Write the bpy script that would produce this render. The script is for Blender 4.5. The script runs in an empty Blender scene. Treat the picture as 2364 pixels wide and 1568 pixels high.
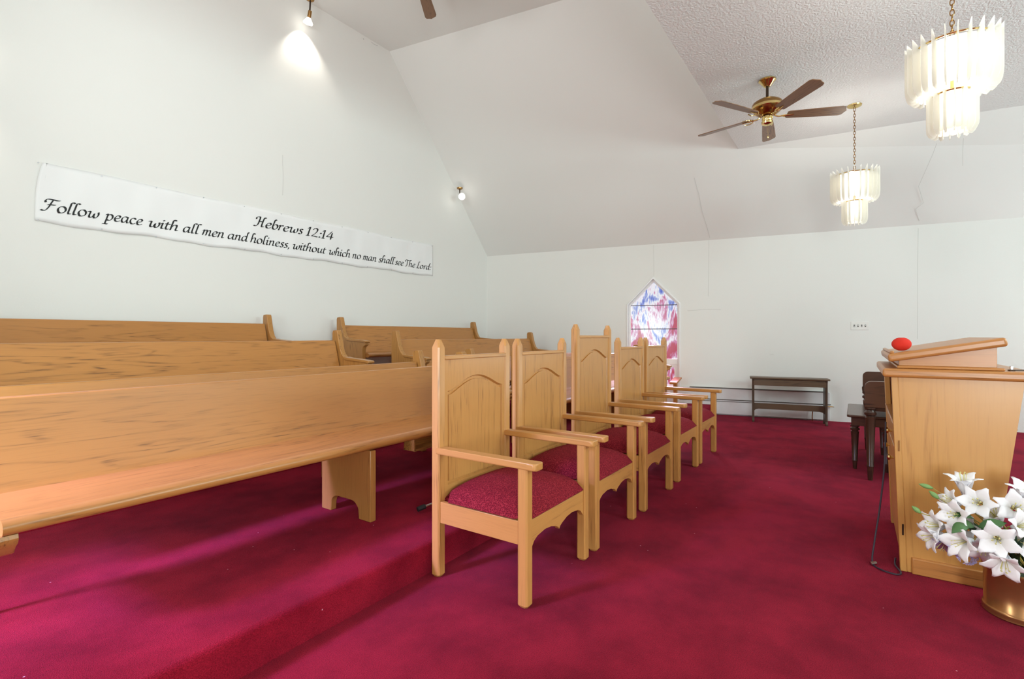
import bpy, bmesh, math, random
from mathutils import Vector, Matrix
from mathutils.geometry import tessellate_polygon
random.seed(7)
S = bpy.context.scene
COL = S.collection
# ------------------------------------------------------------------ camera
YAW = math.atan(793/1165)
cam = bpy.data.cameras.new('camera'); camo = bpy.data.objects.new('camera', cam); COL.objects.link(camo)
camo.location = (0, 0, 1.30); camo.rotation_euler = (math.pi/2, 0, YAW - math.pi/2)
cam.sensor_width = 36; cam.lens = 1165/2364*36; cam.shift_y = -9/2364; cam.clip_start = .05
S.camera = camo
S.view_settings.view_transform = 'Standard'; S.view_settings.look = 'None'
S.view_settings.gamma = 1; S.view_settings.use_curve_mapping = False
S.view_settings.exposure = 0.10
# ------------------------------------------------------------------ sky seen through the glass
w = bpy.data.worlds.new('sky'); S.world = w; w.use_nodes = True
w.node_tree.nodes['Background'].inputs[0].default_value = (.93, .96, 1, 1)
w.node_tree.nodes['Background'].inputs[1].default_value = .88
S.cycles.max_bounces = 10; S.cycles.diffuse_bounces = 6; S.cycles.transparent_max_bounces = 16
S.cycles.sample_clamp_indirect = 4; S.cycles.use_denoising = True
S.cycles.caustics_reflective = False; S.cycles.caustics_refractive = False

def area(name, loc, target, sx, sy, power, color=(1, 1, 1), spread=math.pi):
    l = bpy.data.lights.new(name, 'AREA'); l.shape = 'RECTANGLE'; l.size = sx; l.size_y = sy
    l.energy = power; l.color = color; l.spread = spread
    o = bpy.data.objects.new(name, l); COL.objects.link(o); o.location = loc
    o.rotation_euler = (Vector(target)-Vector(loc)).to_track_quat('-Z', 'Y').to_euler()
    return o
# fill added for an assumed rear entrance, and daylight at unseen left-wall windows
area('added_rear_fill', (3.9, -8.6, 2.2), (3.9, 6, 3.0), 6.5, 3.2, 75, (.84, 1, .97))  # added fill lamp, the entrance behind it is only assumed
area('unseen_window_daylight', (-1.28, -1.5, 1.40), (5, 2.0, 1.7), .85, 1.7, 118, (.91, 1, .98))
area('unseen_window_daylight', (-2.0, -5.3, 1.40), (5, 0, 1.7), .85, 1.7, 60, (.86, 1, .98))
area('unseen_window_daylight', (9.35, -3.5, 1.40), (3, 2, 1.4), .85, 1.7, 50, (.86, 1, .98))  # added fill at an assumed right-wall window, out of view
area('added_chancel_fill', (.62, 3.2, 3.95), (5, 3.6, 4.4), 1.6, .8, 68, (.97, 1, 1))  # invented lamp that brightens the high chancel; there is no dormer
area('added_nave_fill', (4.0, -4.6, 3.0), (4.0, 1.0, 4.4), 4.0, 1.0, 190, (.77, 1, .99))  # added lamp aimed up to brighten the nave ceiling, no opening there
# daylight falling in from outside through the stained glass of the two side walls
area('outdoor_daylight', (10.6, 3.15, 2.7), (6.5, 1.9, .1), 1.3, 1.3, 420, (.92, .88, 1))
area('outdoor_daylight', (-2.0, 3.35, 2.45), (1.1, 3.0, .2), .5, .6, 85, (.40, .34, 1), math.radians(60))
area('unseen_window_daylight', (-.62, 2.85, 1.35), (6, 2.6, .9), .8, 1.5, 56, (.86, 1, .97))

# ------------------------------------------------------------------ materials
def newmat(name):
    m = bpy.data.materials.new(name); m.use_nodes = True
    nt = m.node_tree; b = nt.nodes['Principled BSDF']
    return m, nt, b
def srgb(r, g, b):
    f = lambda c: (c/255/12.92) if c/255 <= .04045 else ((c/255+.055)/1.055)**2.4
    return (f(r), f(g), f(b), 1)
def N(nt, t, **k):
    n = nt.nodes.new(t)
    for a, v in k.items(): setattr(n, a, v)
    return n
def plain(name, col, rough=.5, metal=0, **k):
    m, nt, b = newmat(name); b.inputs['Base Color'].default_value = srgb(*col)
    b.inputs['Roughness'].default_value = rough; b.inputs['Metallic'].default_value = metal
    for a, v in k.items(): b.inputs[a].default_value = v
    # a trace of unevenness so the surface is not dead flat
    tc = N(nt, 'ShaderNodeTexCoord'); no = N(nt, 'ShaderNodeTexNoise'); no.inputs['Scale'].default_value = 9
    mx = N(nt, 'ShaderNodeMix', data_type='RGBA', blend_type='MULTIPLY'); mx.inputs[0].default_value = .12
    nt.links.new(tc.outputs['Object'], no.inputs['Vector']); mx.inputs[6].default_value = srgb(*col)
    nt.links.new(no.outputs['Fac'], mx.inputs[7]); nt.links.new(mx.outputs[2], b.inputs['Base Color'])
    return m
def ramp(nt, stops):
    r = N(nt, 'ShaderNodeValToRGB'); e = r.color_ramp.elements
    while len(e) < len(stops): e.new(.5)
    for i, (p, c) in enumerate(stops): e[i].position = p; e[i].color = c
    return r
def wood(name, light, dark, axis, rough=.34, fig=.75, pore=.5, scale=1.0, rings=9):
    m, nt, b = newmat(name); L = nt.links.new
    tc = N(nt, 'ShaderNodeTexCoord'); oi = N(nt, 'ShaderNodeObjectInfo')
    mul = N(nt, 'ShaderNodeMath', operation='MULTIPLY'); mul.inputs[1].default_value = 37.0
    add = N(nt, 'ShaderNodeVectorMath', operation='ADD')
    L(oi.outputs['Random'], mul.inputs[0]); L(tc.outputs['Object'], add.inputs[0]); L(mul.outputs[0], add.inputs[1])
    def stretched(a, c):
        mp = N(nt, 'ShaderNodeMapping'); s = [c, c, c]; s['XYZ'.index(axis)] = a
        mp.inputs['Scale'].default_value = s; L(add.outputs[0], mp.inputs['Vector']); return mp
    m1 = stretched(.75*scale, 8.5*scale)
    n1 = N(nt, 'ShaderNodeTexNoise'); n1.inputs['Scale'].default_value = 1; n1.inputs['Detail'].default_value = 2.5
    n1.inputs['Distortion'].default_value = .35; L(m1.outputs[0], n1.inputs['Vector'])
    k = N(nt, 'ShaderNodeMath', operation='MULTIPLY'); k.inputs[1].default_value = rings*6.283
    sn = N(nt, 'ShaderNodeMath', operation='SINE'); L(n1.outputs['Fac'], k.inputs[0]); L(k.outputs[0], sn.inputs[0])
    ring = ramp(nt, [(0, (0, 0, 0, 1)), (.7, (.12, .12, .12, 1)), (1, (1, 1, 1, 1))])
    h = N(nt, 'ShaderNodeMapRange'); h.inputs[1].default_value = -1; L(sn.outputs[0], h.inputs[0]); L(h.outputs[0], ring.inputs[0])
    m2 = stretched(7, 170); n2 = N(nt, 'ShaderNodeTexNoise'); n2.inputs['Scale'].default_value = 1; n2.inputs['Detail'].default_value = 3
    L(m2.outputs[0], n2.inputs['Vector'])
    po = ramp(nt, [(.5, (0, 0, 0, 1)), (.68, (1, 1, 1, 1))]); L(n2.outputs['Fac'], po.inputs[0])
    m4 = stretched(.45, 2.0); n4 = N(nt, 'ShaderNodeTexNoise'); n4.inputs['Scale'].default_value = 1.1; L(m4.outputs[0], n4.inputs['Vector'])
    zone = N(nt, 'ShaderNodeMapRange'); zone.inputs[1].default_value = .40; zone.inputs[2].default_value = .62; zone.inputs[3].default_value = .12; L(n4.outputs['Fac'], zone.inputs[0])
    rz_ = N(nt, 'ShaderNodeMath', operation='MULTIPLY'); L(ring.outputs[0], rz_.inputs[0]); L(zone.outputs[0], rz_.inputs[1])
    a1 = N(nt, 'ShaderNodeMath', operation='MULTIPLY'); L(rz_.outputs[0], a1.inputs[0]); L(po.outputs[0], a1.inputs[1])
    a2 = N(nt, 'ShaderNodeMath', operation='MULTIPLY'); L(a1.outputs[0], a2.inputs[0]); a2.inputs[1].default_value = pore*1.6
    a3 = N(nt, 'ShaderNodeMath', operation='MULTIPLY_ADD'); L(rz_.outputs[0], a3.inputs[0]); a3.inputs[1].default_value = fig*.45; L(a2.outputs[0], a3.inputs[2])
    a4 = N(nt, 'ShaderNodeMath', operation='MULTIPLY_ADD', use_clamp=True); L(po.outputs[0], a4.inputs[0]); a4.inputs[1].default_value = pore*.22; L(a3.outputs[0], a4.inputs[2])
    m3 = stretched(.5, 2.2); n3 = N(nt, 'ShaderNodeTexNoise'); n3.inputs['Scale'].default_value = 1; L(m3.outputs[0], n3.inputs['Vector'])
    mid = tuple((light[i]*.82+dark[i]*.18) for i in range(3))
    mixb = N(nt, 'ShaderNodeMix', data_type='RGBA'); L(n3.outputs['Fac'], mixb.inputs[0])
    mixb.inputs[6].default_value = srgb(*mid); mixb.inputs[7].default_value = srgb(*light)
    mx = N(nt, 'ShaderNodeMix', data_type='RGBA'); L(a4.outputs[0], mx.inputs[0]); L(mixb.outputs[2], mx.inputs[6])
    mx.inputs[7].default_value = srgb(*dark); L(mx.outputs[2], b.inputs['Base Color'])
    b.inputs['Roughness'].default_value = rough; b.inputs['Coat Weight'].default_value = .12; b.inputs['Coat Roughness'].default_value = .22
    bp = N(nt, 'ShaderNodeBump'); bp.inputs['Strength'].default_value = .06; bp.inputs['Distance'].default_value = .002
    bp.invert = True; L(a4.outputs[0], bp.inputs['Height']); L(bp.outputs[0], b.inputs['Normal'])
    return m
OAK_L, OAK_D = (186, 128, 66), (98, 62, 32)
M = {}
M['pew_x'] = wood('pew_oak_lengthwise', OAK_L, OAK_D, 'X', pore=.42, fig=.5)
M['pew_z'] = wood('pew_oak_upright', (184, 132, 70), OAK_D, 'Z', fig=.3)
M['pew_y'] = wood('pew_oak_cross', (184, 132, 70), OAK_D, 'Y', fig=.3)
M['ch_z'] = wood('chair_oak_upright', (198, 142, 78), (130, 84, 42), 'Z', fig=.35, pore=.6, rings=5)
M['ch_y'] = wood('chair_oak_depth', (198, 142, 78), (130, 84, 42), 'Y', fig=.35, pore=.5, rings=5)
M['ch_x'] = wood('chair_oak_width', (198, 142, 78), (130, 84, 42), 'X', fig=.35, pore=.5, rings=5)
M['pul_z'] = wood('pulpit_oak_upright', (204, 150, 82), (158, 104, 52), 'Z', fig=.55, pore=.3, scale=.9, rings=7)
M['pul_y'] = wood('pulpit_oak_edge', (192, 130, 70), (108, 66, 34), 'Y', fig=.5, pore=.4, scale=1.2, rings=7)
M['dark_y'] = wood('walnut', (88, 56, 40), (38, 24, 20), 'Y', fig=.6, pore=.5, rough=.3)
M['dark_z'] = wood('walnut_upright', (72, 46, 34), (32, 20, 16), 'Z', fig=.5, pore=.4, rough=.3)
M['bench'] = wood('dark_oak_bench', (104, 80, 58), (50, 38, 30), 'Y', fig=.6, pore=.5, rough=.45)
M['bench_z'] = wood('dark_oak_bench_upright', (84, 66, 50), (44, 34, 28), 'Z', fig=.5, pore=.4, rough=.45)
M['blade'] = wood('fan_blade_walnut', (138, 100, 68), (72, 46, 28), 'X', fig=.9, pore=.6, scale=2.2, rough=.35)
M['brass'] = plain('polished_brass', (232, 205, 140), .16, 1)
M['brass_d'] = plain('aged_brass', (170, 130, 80), .25, 1)
M['copper'] = plain('brass_pot_metal', (176, 128, 84), .26, .8)
M['black'] = plain('black_rubber', (24, 24, 28), .6)
M['bronze'] = plain('dark_bronze', (62, 44, 30), .35, .6)
M['chrome'] = plain('chrome_tube', (200, 200, 205), .2, 1)
M['white'] = plain('white_gloss_paint', (238, 238, 238), .35)
M['heater'] = plain('white_enamel', (226, 226, 226), .45)
M['slot'] = plain('painted_slot_shade', (96, 92, 86), .5)  # dark colour put in place of the shade inside slots
M['plate'] = plain('switch_plate_plastic', (236, 235, 230), .4)
M['crack'] = plain('crack_in_plaster', (204, 203, 199), .9)
M['ink'] = plain('black_printed_lettering', (14, 14, 14), .6)
M['red'] = plain('red_foam', (214, 44, 26), .9)
M['lead'] = plain('window_lead_came', (92, 84, 92), .5, .3)
M['petal'] = plain('lily_petal', (246, 244, 248), .55); M['petal'].node_tree.nodes['Principled BSDF'].inputs['Subsurface Weight'].default_value = .0
M['petal_l'] = plain('lilac_petal', (190, 180, 226), .6)
M['green'] = plain('silk_leaf_green', (74, 112, 62), .5)
M['green_d'] = plain('silk_leaf_dark', (44, 72, 44), .5)
M['bud'] = plain('lily_bud_green', (120, 158, 92), .5)
M['stem'] = plain('stem_yellow_green', (168, 152, 74), .5)
M['stamen'] = plain('stamen_pale_yellow', (214, 206, 140), .6)
M['cord'] = plain('black_purple_cord', (40, 28, 44), .5)

def mat_wall(name, col, bump, bscale, var=.03):
    m, nt, b = newmat(name); L = nt.links.new
    tc = N(nt, 'ShaderNodeTexCoord')
    n = N(nt, 'ShaderNodeTexNoise'); n.inputs['Scale'].default_value = .7; n.inputs['Detail'].default_value = 3
    L(tc.outputs['Object'], n.inputs['Vector'])
    mx = N(nt, 'ShaderNodeMix', data_type='RGBA'); L(n.outputs['Fac'], mx.inputs[0])
    c = srgb(*col); mx.inputs[6].default_value = tuple(x*(1-var) for x in c[:3])+(1,); mx.inputs[7].default_value = c
    L(mx.outputs[2], b.inputs['Base Color']); b.inputs['Roughness'].default_value = .62
    n2 = N(nt, 'ShaderNodeTexNoise'); n2.inputs['Scale'].default_value = bscale; n2.inputs['Detail'].default_value = 4
    L(tc.outputs['Object'], n2.inputs['Vector'])
    bp = N(nt, 'ShaderNodeBump'); bp.inputs['Strength'].default_value = bump; bp.inputs['Distance'].default_value = .01
    L(n2.outputs['Fac'], bp.inputs['Height']); L(bp.outputs[0], b.inputs['Normal'])
    return m
M['wall'] = mat_wall('white_wall_paint', (232, 232, 228), .05, 60)
M['ceil'] = mat_wall('textured_ceiling_paint', (234, 236, 235), 1.0, 48)
M['ceil_s'] = mat_wall('smooth_ceiling_paint', (232, 232, 229), .05, 40)
M['banner'] = mat_wall('banner_vinyl', (238, 239, 239), .02, 20, .01)

def mat_carpet():
    m, nt, b = newmat('crimson_carpet'); L = nt.links.new
    tc = N(nt, 'ShaderNodeTexCoord')
    n = N(nt, 'ShaderNodeTexNoise'); n.inputs['Scale'].default_value = 2.6; n.inputs['Detail'].default_value = 5; n.inputs['Roughness'].default_value = .62
    n2 = N(nt, 'ShaderNodeTexNoise'); n2.inputs['Scale'].default_value = 260; n2.inputs['Detail'].default_value = 2
    for q in (n, n2): L(tc.outputs['Object'], q.inputs['Vector'])
    r1 = ramp(nt, [(.32, srgb(116, 11, 30)), (.62, srgb(150, 24, 45))]); L(n.outputs['Fac'], r1.inputs[0])
    r2 = ramp(nt, [(.3, (.45, .45, .45, 1)), (.7, (1.25, 1.25, 1.25, 1))]); L(n2.outputs['Fac'], r2.inputs[0])
    mx = N(nt, 'ShaderNodeMix', data_type='RGBA', blend_type='MULTIPLY'); mx.inputs[0].default_value = .8
    L(r1.outputs[0], mx.inputs[6]); L(r2.outputs[0], mx.inputs[7])
    # small white lint specks lying in the pile
    v = N(nt, 'ShaderNodeTexVoronoi'); v.inputs['Scale'].default_value = 7; L(tc.outputs['Object'], v.inputs['Vector'])
    lt = N(nt, 'ShaderNodeMath', operation='LESS_THAN'); lt.inputs[1].default_value = .022; L(v.outputs['Distance'], lt.inputs[0])
    m2 = N(nt, 'ShaderNodeMix', data_type='RGBA'); L(lt.outputs[0], m2.inputs[0]); L(mx.outputs[2], m2.inputs[6]); m2.inputs[7].default_value = srgb(205, 150, 165)
    L(m2.outputs[2], b.inputs['Base Color']); b.inputs['Roughness'].default_value = .95; b.inputs['Specular IOR Level'].default_value = .04
    b.inputs['Sheen Weight'].default_value = .08; b.inputs['Sheen Roughness'].default_value = .5; b.inputs['Sheen Tint'].default_value = srgb(255, 170, 210)
    bp = N(nt, 'ShaderNodeBump'); bp.inputs['Strength'].default_value = .7; bp.inputs['Distance'].default_value = .006
    L(n2.outputs['Fac'], bp.inputs['Height']); L(bp.outputs[0], b.inputs['Normal'])
    return m
M['carpet'] = mat_carpet()
def mat_fabric():
    m, nt, b = newmat('crimson_seat_fabric'); L = nt.links.new
    tc = N(nt, 'ShaderNodeTexCoord'); v = N(nt, 'ShaderNodeTexVoronoi'); v.inputs['Scale'].default_value = 170
    L(tc.outputs['Object'], v.inputs['Vector'])
    r = ramp(nt, [(.1, srgb(70, 12, 26)), (.45, srgb(130, 26, 40)), (.8, srgb(160, 48, 58))]); L(v.outputs['Distance'], r.inputs[0])
    n = N(nt, 'ShaderNodeTexNoise'); n.inputs['Scale'].default_value = 300; L(tc.outputs['Object'], n.inputs['Vector'])
    mx = N(nt, 'ShaderNodeMix', data_type='RGBA', blend_type='MULTIPLY'); mx.inputs[0].default_value = .35; L(r.outputs[0], mx.inputs[6]); L(n.outputs['Fac'], mx.inputs[7])
    L(mx.outputs[2], b.inputs['Base Color']); b.inputs['Roughness'].default_value = .9; b.inputs['Specular IOR Level'].default_value = .12
    bp = N(nt, 'ShaderNodeBump'); bp.inputs['Strength'].default_value = .5; bp.inputs['Distance'].default_value = .003
    L(v.outputs['Distance'], bp.inputs['Height']); L(bp.outputs[0], b.inputs['Normal'])
    return m
M['fabric'] = mat_fabric()
def mat_glass():
    m, nt, b = newmat('streaky_stained_glass'); L = nt.links.new
    tc = N(nt, 'ShaderNodeTexCoord')
    mp = N(nt, 'ShaderNodeMapping'); mp.inputs['Scale'].default_value = (3.4, 3.4, 1.2); L(tc.outputs['Object'], mp.inputs['Vector'])
    n = N(nt, 'ShaderNodeTexNoise'); n.inputs['Scale'].default_value = 1.3; n.inputs['Detail'].default_value = 4; n.inputs['Distortion'].default_value = 1.1; n.inputs['Roughness'].default_value = .5
    L(mp.outputs[0], n.inputs['Vector'])
    mp2 = N(nt, 'ShaderNodeMapping'); mp2.inputs['Scale'].default_value = (60, 60, 11); L(tc.outputs['Object'], mp2.inputs['Vector'])
    n2 = N(nt, 'ShaderNodeTexNoise'); n2.inputs['Scale'].default_value = 1; n2.inputs['Detail'].default_value = 5; L(mp2.outputs[0], n2.inputs['Vector'])
    s = N(nt, 'ShaderNodeMath', operation='MULTIPLY_ADD'); s.inputs[1].default_value = .30; L(n2.outputs['Fac'], s.inputs[0])
    s2 = N(nt, 'ShaderNodeMath', operation='MULTIPLY'); s2.inputs[1].default_value = 1.05; L(n.outputs['Fac'], s2.inputs[0]); L(s2.outputs[0], s.inputs[2])
    r = ramp(nt, [(.52, srgb(96, 116, 205)), (.60, srgb(180, 188, 232)), (.645, srgb(250, 250, 250)), (.70, srgb(246, 232, 240)), (.75, srgb(214, 140, 178)), (.82, srgb(196, 84, 104))])
    L(s.outputs[0], r.inputs[0])
    t = N(nt, 'ShaderNodeBsdfTransparent'); L(r.outputs[0], t.inputs[0])
    g = N(nt, 'ShaderNodeBsdfGlossy'); g.inputs['Roughness'].default_value = .15
    ms = N(nt, 'ShaderNodeMixShader'); ms.inputs[0].default_value = .04; L(t.outputs[0], ms.inputs[1]); L(g.outputs[0], ms.inputs[2])
    L(ms.outputs[0], nt.nodes['Material Output'].inputs[0]); return m
M['stained'] = mat_glass()
def mat_acrylic():
    m, nt, b = newmat('frosted_acrylic'); L = nt.links.new
    d = N(nt, 'ShaderNodeBsdfDiffuse'); d.inputs[0].default_value = srgb(252, 251, 246)
    t = N(nt, 'ShaderNodeBsdfTranslucent'); t.inputs[0].default_value = srgb(255, 253, 246)
    a = N(nt, 'ShaderNodeBsdfTransparent'); g = N(nt, 'ShaderNodeBsdfGlossy'); g.inputs['Roughness'].default_value = .25
    m1 = N(nt, 'ShaderNodeMixShader'); m1.inputs[0].default_value = .6; L(d.outputs[0], m1.inputs[1]); L(t.outputs[0], m1.inputs[2])
    m2 = N(nt, 'ShaderNodeMixShader'); m2.inputs[0].default_value = .14; L(m1.outputs[0], m2.inputs[1]); L(a.outputs[0], m2.inputs[2])
    m3 = N(nt, 'ShaderNodeMixShader'); m3.inputs[0].default_value = .05; L(m2.outputs[0], m3.inputs[1]); L(g.outputs[0], m3.inputs[2])
    L(m3.outputs[0], nt.nodes['Material Output'].inputs[0]); return m
M['acrylic'] = mat_acrylic()
def mat_emit(name, col, s):
    m, nt, b = newmat(name); b.inputs['Emission Color'].default_value = srgb(*col); b.inputs['Emission Strength'].default_value = s
    b.inputs['Base Color'].default_value = srgb(*col); return m
M['bulb'] = mat_emit('lit_bulb', (255, 248, 236), 6)
M['bulb_w'] = mat_emit('lit_lamp_face', (255, 250, 240), 5)

# ------------------------------------------------------------------ mesh helpers
class MB:
    def __init__(s): s.bm = bmesh.new()
    def poly(s, pts, mi=0):
        f = s.bm.faces.new([s.bm.verts.new(p) for p in pts]); f.material_index = mi; return f
    def box(s, x0, x1, y0, y1, z0, z1, M=None, mi=0):
        vs = [Vector((x, y, z)) for x in (x0, x1) for y in (y0, y1) for z in (z0, z1)]
        if M: vs = [M @ v for v in vs]
        v = [s.bm.verts.new(q) for q in vs]
        for f in ((0, 1, 3, 2), (4, 6, 7, 5), (0, 4, 5, 1), (2, 3, 7, 6), (0, 2, 6, 4), (1, 5, 7, 3)):
            s.bm.faces.new([v[i] for i in f]).material_index = mi
        return s
    def prism(s, pts, fn, a, b, mi=0):
        """pts: 2-D outline; fn(u,v,w)->xyz; extruded from w=a to w=b"""
        v0 = [s.bm.verts.new(fn(u, v, a)) for u, v in pts]; v1 = [s.bm.verts.new(fn(u, v, b)) for u, v in pts]
        n = len(pts)
        for i in range(n): s.bm.faces.new([v0[i], v0[(i+1) % n], v1[(i+1) % n], v1[i]]).material_index = mi
        for vs, flip in ((v0, 0), (v1, 1)):
            for t in tessellate_polygon([[Vector((u, v, 0)) for u, v in pts]]):
                t = [vs[i] for i in t]
                try: s.bm.faces.new(t[::-1] if flip else t).material_index = mi
                except ValueError: pass
        return s
    def tube(s, pts, r, n=10, cap=True, closed=False, mi=0):
        pts = [Vector(p) for p in pts]; rings = []; m = len(pts)
        up = Vector((0, 0, 1)); prev = None
        for i, p in enumerate(pts):
            if closed: d = pts[(i+1) % m]-pts[i-1]
            else: d = (pts[min(i+1, m-1)]-pts[max(i-1, 0)])
            d.normalize()
            if prev is None: a = d.cross(up if abs(d.z) < .9 else Vector((1, 0, 0))).normalized()
            else: a = (prev-d*prev.dot(d)).normalized()
            prev = a; b = d.cross(a); rr = r[i] if isinstance(r, (list, tuple)) else r
            rings.append([s.bm.verts.new(p+a*rr*math.cos(t)+b*rr*math.sin(t)) for t in [2*math.pi*k/n for k in range(n)]])
        for i in range(m if closed else m-1):
            A, B = rings[i], rings[(i+1) % m]
            for k in range(n): s.bm.faces.new([A[k], A[(k+1) % n], B[(k+1) % n], B[k]]).material_index = mi
        if cap and not closed: s.bm.faces.new(rings[0][::-1]).material_index = mi; s.bm.faces.new(rings[-1]).material_index = mi
        return s
    def lathe(s, prof, c=(0, 0, 0), n=24, M=None, mi=0, a0=0):
        rings = []
        for r, z in prof:
            ring = []
            for k in range(n):
                t = 2*math.pi*k/n+a0; p = Vector((r*math.cos(t), r*math.sin(t), z))
                if M: p = M @ p
                ring.append(s.bm.verts.new(p+Vector(c)))
            rings.append(ring)
        for A, B in zip(rings, rings[1:]):
            for k in range(n): s.bm.faces.new([A[k], A[(k+1) % n], B[(k+1) % n], B[k]]).material_index = mi
        if prof[0][0] > 1e-4: s.bm.faces.new(rings[0][::-1]).material_index = mi
        if prof[-1][0] > 1e-4: s.bm.faces.new(rings[-1]).material_index = mi
        return s
    def build(s, name, mat, parent=None, loc=(0, 0, 0), rot=(0, 0, 0), bevel=0, smooth=35, subd=0, seg=2, solid=0):
        bmesh.ops.remove_doubles(s.bm, verts=s.bm.verts, dist=1e-5)
        bmesh.ops.recalc_face_normals(s.bm, faces=s.bm.faces)
        me = bpy.data.meshes.new(name); s.bm.to_mesh(me); s.bm.free()
        for m in (mat if isinstance(mat, (list, tuple)) else [mat]): me.materials.append(M[m] if isinstance(m, str) else m)
        if smooth:
            me.polygons.foreach_set('use_smooth', [True]*len(me.polygons)); me.set_sharp_from_angle(angle=math.radians(smooth))
        o = bpy.data.objects.new(name, me); COL.objects.link(o); o.location = loc; o.rotation_euler = rot
        if parent: o.parent = parent
        if solid: q = o.modifiers.new('solid', 'SOLIDIFY'); q.thickness = solid; q.offset = 0
        if bevel:
            q = o.modifiers.new('bevel', 'BEVEL'); q.width = bevel; q.segments = seg; q.limit_method = 'ANGLE'; q.angle_limit = math.radians(32); q.harden_normals = False
        if subd: q = o.modifiers.new('sub', 'SUBSURF'); q.levels = q.render_levels = subd
        return o
def tag(o, label=None, cat=None, group=None, kind=None):
    for k, v in (('label', label), ('category', cat), ('group', group), ('kind', kind)):
        if v: o[k] = v
    return o
def empty(name, loc, label=None, cat=None, group=None, rz=0):
    o = bpy.data.objects.new(name, None); COL.objects.link(o); o.location = loc; o.rotation_euler = (0, 0, rz); o.empty_display_size = .1
    return tag(o, label, cat, group)
def copy_tree(o, parent=None):
    c = o.copy(); COL.objects.link(c); c.parent = parent
    for ch in list(o.children): copy_tree(ch, c)
    return c
def struct(o): o['kind'] = 'structure'; return o
def arc(cx, cy, r, a0, a1, n, ry=None):
    ry = ry or r
    return [(cx+r*math.cos(math.radians(a0+(a1-a0)*i/n)), cy+ry*math.sin(math.radians(a0+(a1-a0)*i/n))) for i in range(n+1)]
def cat(pts, n=6):
    """smooth open curve through points"""
    P = [Vector(p) for p in pts]; P = [2*P[0]-P[1]]+P+[2*P[-1]-P[-2]]; out = []
    for i in range(1, len(P)-2):
        for k in range(n):
            t = k/n
            out.append(.5*((2*P[i])+(P[i+1]-P[i-1])*t+(2*P[i-1]-5*P[i]+4*P[i+1]-P[i+2])*t*t+(3*P[i]-P[i-1]-3*P[i+1]+P[i+2])*t**3))
    out.append(P[-2]); return out

# ------------------------------------------------------------------ the room
YA = 6.08                       # back wall of the chancel
CX = 3.97                       # the room's centre line
def XR(y): return 8.945-.1756*(y-.987)
def XL(y): return 2*CX-XR(y)
YE = -9.0; EZ = 2.885
MIR = lambda p: (2*CX-p[0], p[1], p[2])
b = MB(); b.poly([(XL(YE), YE, 0), (XR(YE), YE, 0), (XR(YA), YA, 0), (XL(YA), YA, 0)])
b.poly([(XL(YE), YE, -.1), (XR(YE), YE, -.1), (XR(YA), YA, -.1), (XL(YA), YA, -.1)])
struct(b.build('floor', 'carpet', smooth=0))
# carpeted platforms (three levels) the choir stands on
S1, S2, S3 = 1.93, 3.95, 5.02; Z1, Z2, Z3 = .165, .37, .565
def platform(name, y0, z1, z0=0.0):
    b = MB(); prof = [(y0, z0), (y0, z1-.03), (y0+.008, z1-.01), (y0+.03, z1), (YA, z1), (YA, z0)]
    v0 = []; 
    n = len(prof)
    A = [b.bm.verts.new((XL(y)+.002, y, z)) for y, z in prof]; B = [b.bm.verts.new((XR(y)-.002, y, z)) for y, z in prof]
    for i in range(n): b.bm.faces.new([A[i], A[(i+1) % n], B[(i+1) % n], B[i]])
    b.bm.faces.new(A); b.bm.faces.new(B[::-1])
    return struct(b.build(name, 'carpet', smooth=50))
platform('floor', S1, Z1); platform('floor', S2, Z2, Z1); platform('floor', S3, Z3, Z2)
# gable wall behind the pews
g = [(XL(YA), YA, 0), (XR(YA), YA, 0), (XR(YA), YA, EZ), (5.50, YA, 5.79), (2*CX-5.50, YA, 5.79), (XL(YA), YA, EZ)]
b = MB(); b.prism([(p[0], p[2]) for p in g], lambda u, v, w: (u, w, v), YA, YA+.12)
# a hairline crack down the plaster, part of the wall's own surface
b.tube([(3.70, YA-.0005, 3.62), (3.70, YA-.0005, 3.50), (3.705, YA-.0005, 3.36), (3.70, YA-.0005, 3.1)], .0025, 5, mi=1)
b.tube([(5.13, YA-.0005, 5.76), (5.20, YA-.0005, 5.75), (5.26, YA-.0005, 5.765)], .003, 5, mi=1)
b.tube([(4.98, YA-.001, 5.73), (4.984, YA-.001, 5.733)], .012, 6, mi=1)
struct(b.build('wall_back', ['wall', 'crack'], smooth=0))
WD = Vector((-.173, .985, 0)).normalized(); WN = Vector((-.985, -.173, 0)).normalized()   # along / into the room
W0 = Vector((8.945, .987, 0))
def wp(t, z, d=0): return W0+WD*t+WN*d+Vector((0, 0, z))
def wpl(t, z, d=0): return Vector(MIR(wp(t, z, d)))
T_END = (W0.y-YE)/-.985*1.0; T_A = (YA-.987)/.985
SH, AP, T0, T1 = 1.84, 2.30, 1.50, 2.385                # window shoulder, apex, sides
WIN = [(T0, .37), (T0, SH), ((T0+T1)/2, AP), (T1, SH), (T1, .37)]
CR1 = [(1.04, 2.88), (1.04, 2.75), (1.045, 2.3), (1.05, 1.95)]
CR2 = [(-1.757, 2.84), (-1.75, 2.3), (-1.75, 1.7), (-1.748, 1.25)]
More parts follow.
